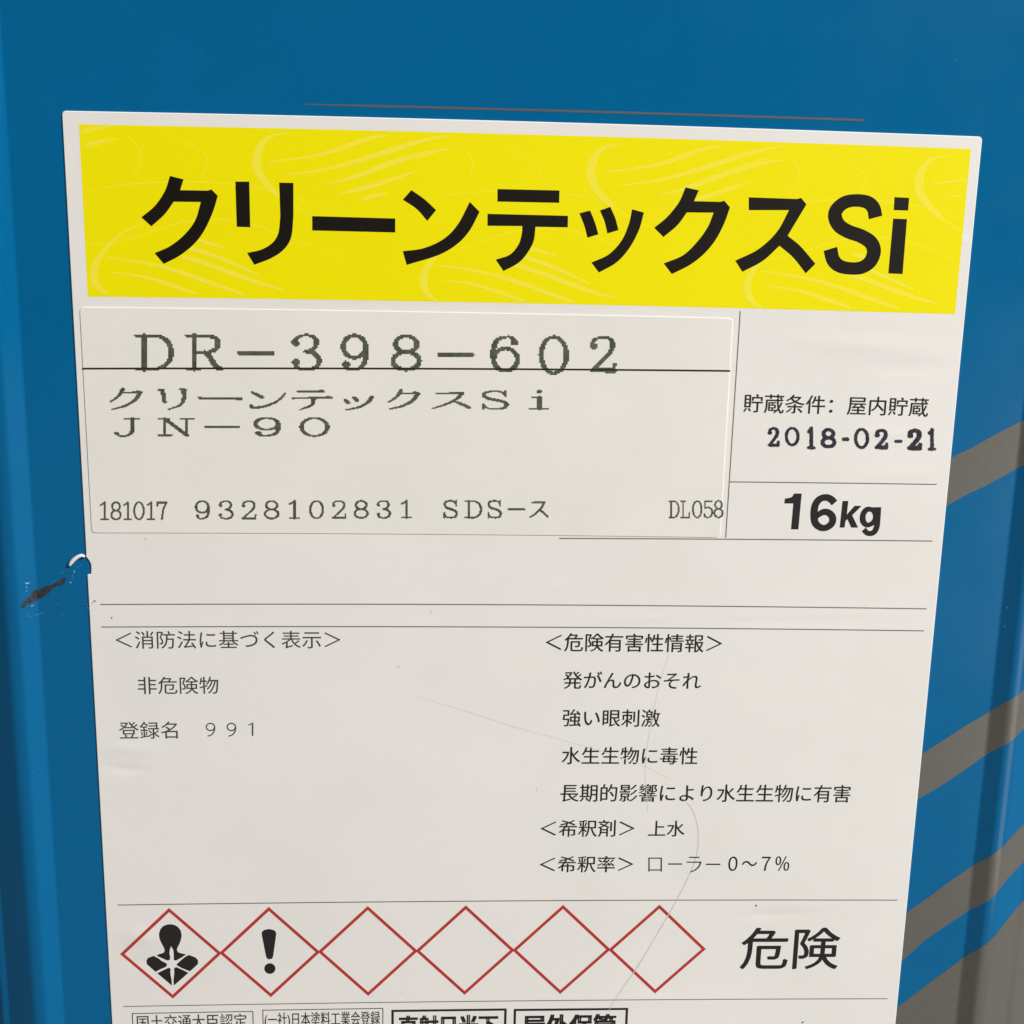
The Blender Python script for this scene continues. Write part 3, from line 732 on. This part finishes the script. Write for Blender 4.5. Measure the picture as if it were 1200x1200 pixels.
# ------------------------------------------------------------------ batch sticker
sl = np.mean([unb(93.5, 364.5)[0], unb(109.3, 627)[0]]); sr = np.mean([unb(857.5, 368)[0], unb(844.5, 625)[0]])
st_ = np.mean([unb(93.5, 364.5)[1], unb(857.5, 368.5)[1]]); sb = np.mean([unb(109.3, 627.5)[1], unb(844.5, 626)[1]])
SY0 = -LT-0.002; SY = SY0-0.13
so = rounded(sl, sr, sb, st_, 0.75, True, None, 20)
stick = slab('batch_sticker', so, SY0, SY, 0.05, [M_sticker, M_edge], can, 'cream sticker with coarse dot printed codes')
rule((97.5, 431.8), (855, 434.5), 2.0, M_ink, stick, SY-0.012, 'black rule through the code on the sticker')

E_ = lambda cx, cy, rx, ry, wt=1, a0=0: [(cx+rx*math.sin(2*math.pi*k/20), cy-ry*math.cos(2*math.pi*k/20), 0.25+0.75*abs(math.sin(2*math.pi*k/20))**1.5) for k in range(21)]
T = 1.0; S_ = 0.0
G = {
 'D': [[(.24, .0, T), (.24, 1, T)], [(0, 0, S_), (.4, 0, S_)], [(0, 1, S_), (.4, 1, S_)], ('c', [(.3, 0, S_), (.62, .01, .2), (.9, .18, .8), (1, .5, T), (.9, .82, .8), (.62, .99, .2), (.3, 1, S_)])],
 'R': [[(.22, 0, T), (.22, 1, T)], [(0, 0, S_), (.4, 0, S_)], [(0, 1, S_), (.4, 1, S_)], ('c', [(.3, 0, S_), (.62, .01, .2), (.86, .09, .8), (.9, .25, T), (.84, .41, .8), (.6, .5, .2), (.28, .5, S_)]), ('c', [(.52, .5, .5), (.66, .64, T), (.84, .92, T), (1, 1, .4)])],
 '3': [('c', [(.03, .22, T), (.12, .08, .3), (.45, 0, S_), (.78, .06, .6), (.88, .23, T), (.75, .41, .6), (.42, .48, S_)]), [(.03, .22, 1.5), (.08, .25, 1.5)], ('c', [(.42, .48, S_), (.8, .54, .7), (1, .74, T), (.84, .94, .6), (.5, 1, S_), (.16, .95, .4), (.05, .82, T)]), [(.04, .79, 1.5), (.1, .79, 1.5)]],
 '9': [E_(.47, .33, .47, .33), ('c', [(.95, .33, T), (.95, .62, T), (.8, .9, .7), (.45, 1, S_), (.2, .97, .4), (.1, .86, T)]), [(.1, .84, 1.5), (.15, .85, 1.5)]],
 '8': [E_(.5, .24, .41, .24), E_(.5, .74, .5, .26)],
 '0': [E_(.5, .5, .5, .5)],
 '2': [('c', [(.06, .27, T), (.1, .1, .3), (.48, 0, S_), (.84, .08, .6), (.9, .25, T), (.8, .45, .8), (.35, .78, .3), (.05, .98, .3)]), [(.07, .27, 1.5), (.12, .27, 1.5)], [(.02, .985, .5), (.96, .985, T)], [(.97, .98, .3), (1, .8, .3)]],
 '1': [[(.55, 0, T), (.55, 1, T)], [(.08, .17, .3), (.55, .02, .5)], [(.08, 1, S_), (1, 1, S_)]],
 '7': [[(.04, .03, T), (.98, .03, T)], [(.03, .03, .2), (.03, .22, .2)], ('c', [(.97, .05, .4), (.68, .4, .8), (.5, 1, T)])],
 '5': [[(.14, .03, .8), (.9, .03, .8)], [(.14, .02, .1), (.1, .47, .1)], ('c', [(.1, .47, .1), (.42, .38, .2), (.85, .47, .8), (1, .7, T), (.82, .93, .6), (.4, 1, S_), (.12, .95, .4), (.04, .84, T)])],
 'L': [[(.26, 0, T), (.26, 1, T)], [(0, 0, S_), (.52, 0, S_)], [(0, 1, S_), (1, 1, S_)], [(.99, 1, .4), (.99, .7, .2)]],
 'J': [[(.42, 0, S_), (1, 0, S_)], ('c', [(.72, 0, T), (.72, .5, T), (.7, .78, .9), (.5, .98, .3), (.2, .98, .3), (.05, .82, T)])],
 'N': [[(.18, 0, .1), (.18, 1, .1)], [(0, 0, S_), (.3, 0, S_)], [(0, 1, S_), (.38, 1, S_)], [(.18, .0, T), (.82, 1, T)], [(.82, 0, .1), (.82, 1, .1)], [(.64, 0, S_), (1, 0, S_)]],
 'S': [[(.93, .0, .2), (.93, .28, .2)], ('c', [(.92, .22, .3), (.75, .04, .2), (.45, 0, .1), (.13, .08, .7), (.07, .24, T), (.22, .41, T), (.52, .49, T), (.85, .6, T), (.97, .76, T), (.85, .95, .7), (.5, 1, .1), (.2, .95, .2), (.05, .77, .3)]), [(.04, .72, .2), (.04, 1, .2)]],
 'i': [[(.5, .04, 1.3), (.56, .04, 1.3)], [(.54, .36, T), (.54, 1, T)], [(.15, .36, S_), (.5, .36, S_)], [(0, 1, S_), (1, 1, S_)]],
 '-': [[(0, .5, .6), (1, .5, .6)]],
 'ク': [('c', [(.42, 0, T), (.3, .32, .6), (.02, .64, S_)]), [(.36, .19, .1), (.93, .15, .3)], [(.88, .14, 1.2), (.97, .17, 1.2)], ('c', [(.96, .18, T), (.82, .52, .9), (.5, .82, .6), (.08, 1, S_)])],
 'リ': [('c', [(.1, .04, T), (.16, .3, T), (.2, .64, .8)]), [(.0, .04, .3), (.15, .04, .6)], [(.76, .0, .3), (.95, .03, .8)], ('c', [(.9, .02, T), (.9, .5, .9), (.75, .8, .5), (.35, 1, S_)])],
 'ー': [('c', [(0, .2, .5), (.08, .5, .6), (.5, .52, .4), (1, .6, .7)]), [(.92, .6, 1.1), (.98, .6, 1.1)]],
 'ン': [('c', [(.05, .05, .4), (.2, .2, .9), (.32, .33, 1.2)]), ('c', [(.02, .86, T), (.12, .98, .9), (.5, .84, .6), (.82, .5, .4), (1, .1, .1)])],
 'テ': [[(.14, .07, .3), (.8, .06, .6)], [(.72, .05, 1), (.78, .07, 1)], [(0, .42, .3), (1, .38, .6)], [(.9, .36, 1), (.96, .38, 1)], ('c', [(.55, .42, T), (.5, .75, .7), (.2, 1, S_)])],
 'ッ': [('c', [(.04, .28, .5), (.1, .38, T), (.14, .48, T)]), ('c', [(.32, .08, .5), (.4, .2, T), (.45, .34, T)]), ('c', [(.95, .06, T), (.82, .45, .9), (.5, .8, .5), (.06, 1, S_)])],
 'ス': [[(.14, .07, .3), (.78, .04, .4)], [(.7, .04, 1), (.8, .06, 1)], ('c', [(.78, .06, .9), (.66, .38, .8), (.38, .72, .5), (.02, 1, S_)]), ('c', [(.55, .52, .3), (.75, .7, .8), (.97, .94, 1.2)])],
}
G['6'] = [([(1-x, 1-y, w_) for x, y, w_ in s] if not isinstance(s, tuple) else ('c', [(1-x, 1-y, w_) for x, y, w_ in s[1]])) for s in G['9']]
G['c'] = G['2']
def glyph_cells(ch, x0, x1, y0, y1, cw, ch_, thin, thick, vx=1.0):
    """cells of a dot matrix glyph; all in photo pixels. vx: widening of upright strokes against flat ones"""
    m_ = thin/2; segs = []
    for s in G[ch]:
        if isinstance(s, tuple): s = crom(s[1], 5)
        q = [(x0+m_*vx+x*(x1-x0-2*m_*vx), y0+m_+y*(y1-y0-2*m_), (thin+(thick-thin)*w_)/2) for x, y, w_ in s]
        segs += list(zip(q[:-1], q[1:]))
    cells = []
    for i in range(int(x0/cw)-2, int(x1/cw)+3):
        for j in range(int(y0/ch_)-2, int(y1/ch_)+3):
            cx, cy = (i+.5)*cw, (j+.5)*ch_
            for a, b in segs:
                dx, dy = (b[0]-a[0])/vx, b[1]-a[1]; L2 = dx*dx+dy*dy+1e-9
                t = max(0, min(1, (((cx-a[0])/vx)*dx+(cy-a[1])*dy)/L2))
                rr = a[2]+(b[2]-a[2])*t
                ex, ey = (cx-a[0])/vx-dx*t, cy-a[1]-dy*t
                if ex*ex+ey*ey <= rr*rr: cells.append((i, j)); break
    return cells
def dot_line(name, glyphs, cw, ch_, thin, thick, vx, material, parent, y, label, slopey=0.0, xr=0):
    vs = []; fs = []
    def put(cells, k):
        def to3(x, y_):
            X, Zz = at(x, y_ + slopey*(x-xr)); return (X, y - 0.0004*(k % 2), Zz)
        v, f = raster_cells('', {c: 1 for c in cells}, cw, ch_, to3, None, None)
        b = len(vs); vs.extend(v); fs.extend([tuple(q+b for q in ff) for ff in f])
    for k, (ch, x0, x1, y0, y1) in enumerate(glyphs):
        s = slopey
        put(glyph_cells(ch, x0, x1, y0 - s*((x0+x1)/2-xr), y1 - s*((x0+x1)/2-xr), cw, ch_, thin, thick, vx), k)
    return mesh(name, vs, fs, material, parent, label=label)
dot_line('printed_text', [('D', 158.2, 203, 391.6, 433.6), ('R', 217.8, 261.5, 391.6, 433.6), ('-', 279, 321.5, 410.3, 416.8), ('3', 343.2, 376.3, 391, 434.2), ('9', 400.8, 432.2, 391.2, 434.4), ('8', 459.3, 493, 392, 434.6),
                          ('-', 513.3, 554.7, 412.5, 418.8), ('6', 575, 608, 393, 436), ('0', 632.3, 665.2, 393, 438.8), ('2', 691.3, 721.6, 393.2, 436)], 1.75, 1.75, 3.2, 6.3, 1.0, M_dot, stick, SY-0.008, 'large dot printed code on the sticker')
dot_line('printed_text', [('ク', 128, 167.5, 454.8, 480.2), ('リ', 186, 220.5, 455, 480.3), ('ー', 233, 284.5, 464, 469.5), ('ン', 292.5, 336.2, 457.6, 478.8), ('テ', 342, 389.8, 456, 480.6), ('ッ', 402, 439.2, 463, 481), ('ク', 453.5, 492.2, 456.3, 479.8),
                          ('ス', 505, 552.3, 458.7, 479.3), ('S', 564, 595.8, 457.3, 479.8), ('i', 618.5, 644, 457, 479.6)], 1.6, 0.9, 1.7, 3.5, 1.55, M_dot, stick, SY-0.008, 'wide dot printed name under the code')
dot_line('printed_text', [('J', 134, 165, 489.3, 511.8), ('N', 184.8, 228.8, 489.3, 510.8), ('-', 240, 281.5, 498.2, 502), ('9', 298.3, 329.8, 488.5, 511.2), ('0', 352, 385.7, 488.5, 511.6)], 1.6, 0.9, 2.0, 3.5, 1.55, M_dot, stick, SY-0.008, 'short wide dot printed code in the third row')
dot_line('printed_text', [('1', 117.3, 128.5, 587.3, 609), ('8', 130.5, 143, 587.2, 609), ('1', 144.5, 155.5, 587.2, 609), ('0', 157.3, 170, 587, 609), ('1', 172, 182.7, 587, 608.8), ('7', 184, 196.7, 587, 608.8)], 0.8, 1.0, 1.9, 2.9, 0.85, M_dot, stick, SY-0.008, 'narrow six digit number at the lower left of the sticker')
dot_line('printed_text', [('9', 229.3, 246.7, 585.8, 608.2), ('3', 257, 274, 585.8, 608.2), ('2', 283.6, 301, 585.8, 608), ('8', 310, 327.6, 585.8, 608), ('1', 338, 352, 585.8, 607.8), ('0', 363, 379.7, 585.6, 607.8), ('2', 389.2, 406, 585.6, 607.4), ('8', 415, 432, 585.5, 607.3), ('3', 441.7, 458.2, 585.5, 607.3), ('1', 469, 483.2, 585.5, 607)],
         0.9, 0.9, 1.9, 3.0, 1.0, M_dot, stick, SY-0.008, 'ten digit number along the bottom of the sticker')
dot_line('printed_text', [('S', 519.2, 536.7, 585.4, 607), ('D', 544, 564.6, 585.8, 607), ('S', 570.6, 588.2, 585.4, 607), ('-', 594.8, 615.2, 594.9, 597.9), ('ス', 619.4, 642.8, 586.2, 606.8)], 0.9, 0.9, 1.9, 3.0, 1.0, M_dot, stick, SY-0.008, 'letters in the middle of the bottom row of the sticker')
dot_line('printed_text', [('D', 782.8, 795.5, 586, 606.6), ('L', 796.6, 808.3, 586, 606.6), ('0', 810.8, 822.3, 585.7, 606.8), ('5', 823.8, 834.8, 585.7, 606.6), ('8', 835.8, 847, 585.5, 606.6)], 0.8, 1.0, 1.7, 2.7, 0.85, M_dot, stick, SY-0.008, 'short code at the lower right of the sticker')
# date stamp: heavier, uneven ink
zst = [('2', 899, 913.3, 500, 523.3, 3.4, 4.6), ('0', 919.3, 936.3, 499.8, 522.8, 3.2, 4.2), ('1', 944.3, 955.6, 499.8, 526.6, 4.0, 5.0), ('8', 961.3, 979.3, 501.3, 525.3, 4.0, 5.2), ('-', 985.5, 994.8, 511.2, 518, 5.2, 5.2), ('0', 1000.3, 1017.8, 501, 526, 3.4, 4.6), ('2', 1024.3, 1040.4, 502, 526.5, 4.2, 5.4), ('-', 1047.3, 1057.2, 514.2, 520, 4.6, 4.6), ('2', 1062.3, 1080.3, 501.8, 527.7, 5.2, 6.4), ('1', 1085.8, 1096.8, 501.3, 528, 4.0, 4.8)]
vs = []; fs = []
for k, (ch, x0, x1, y0, y1, tn, tk) in enumerate(zst):
    c = glyph_cells(ch, x0, x1, y0, y1, 0.55, 0.55, tn, tk)
    cs = set(c)
    c = [q for q in c if not (rnd.random() < 0.35 and sum(((q[0]+dx, q[1]+dy) in cs) for dx in (-1, 0, 1) for dy in (-1, 0, 1)) < 7)]
    v, f = raster_cells('', {q: 1 for q in c}, 0.55, 0.55, lambda x, y_: (lambda a: (a[0], TX, a[1]))(at(x, y_)), None, None)
    b = len(vs); vs.extend(v); fs.extend([tuple(q+b for q in ff) for ff in f])
mesh('date_stamp', vs, fs, M_stamp, prod, label='rubber stamped date in uneven black ink')
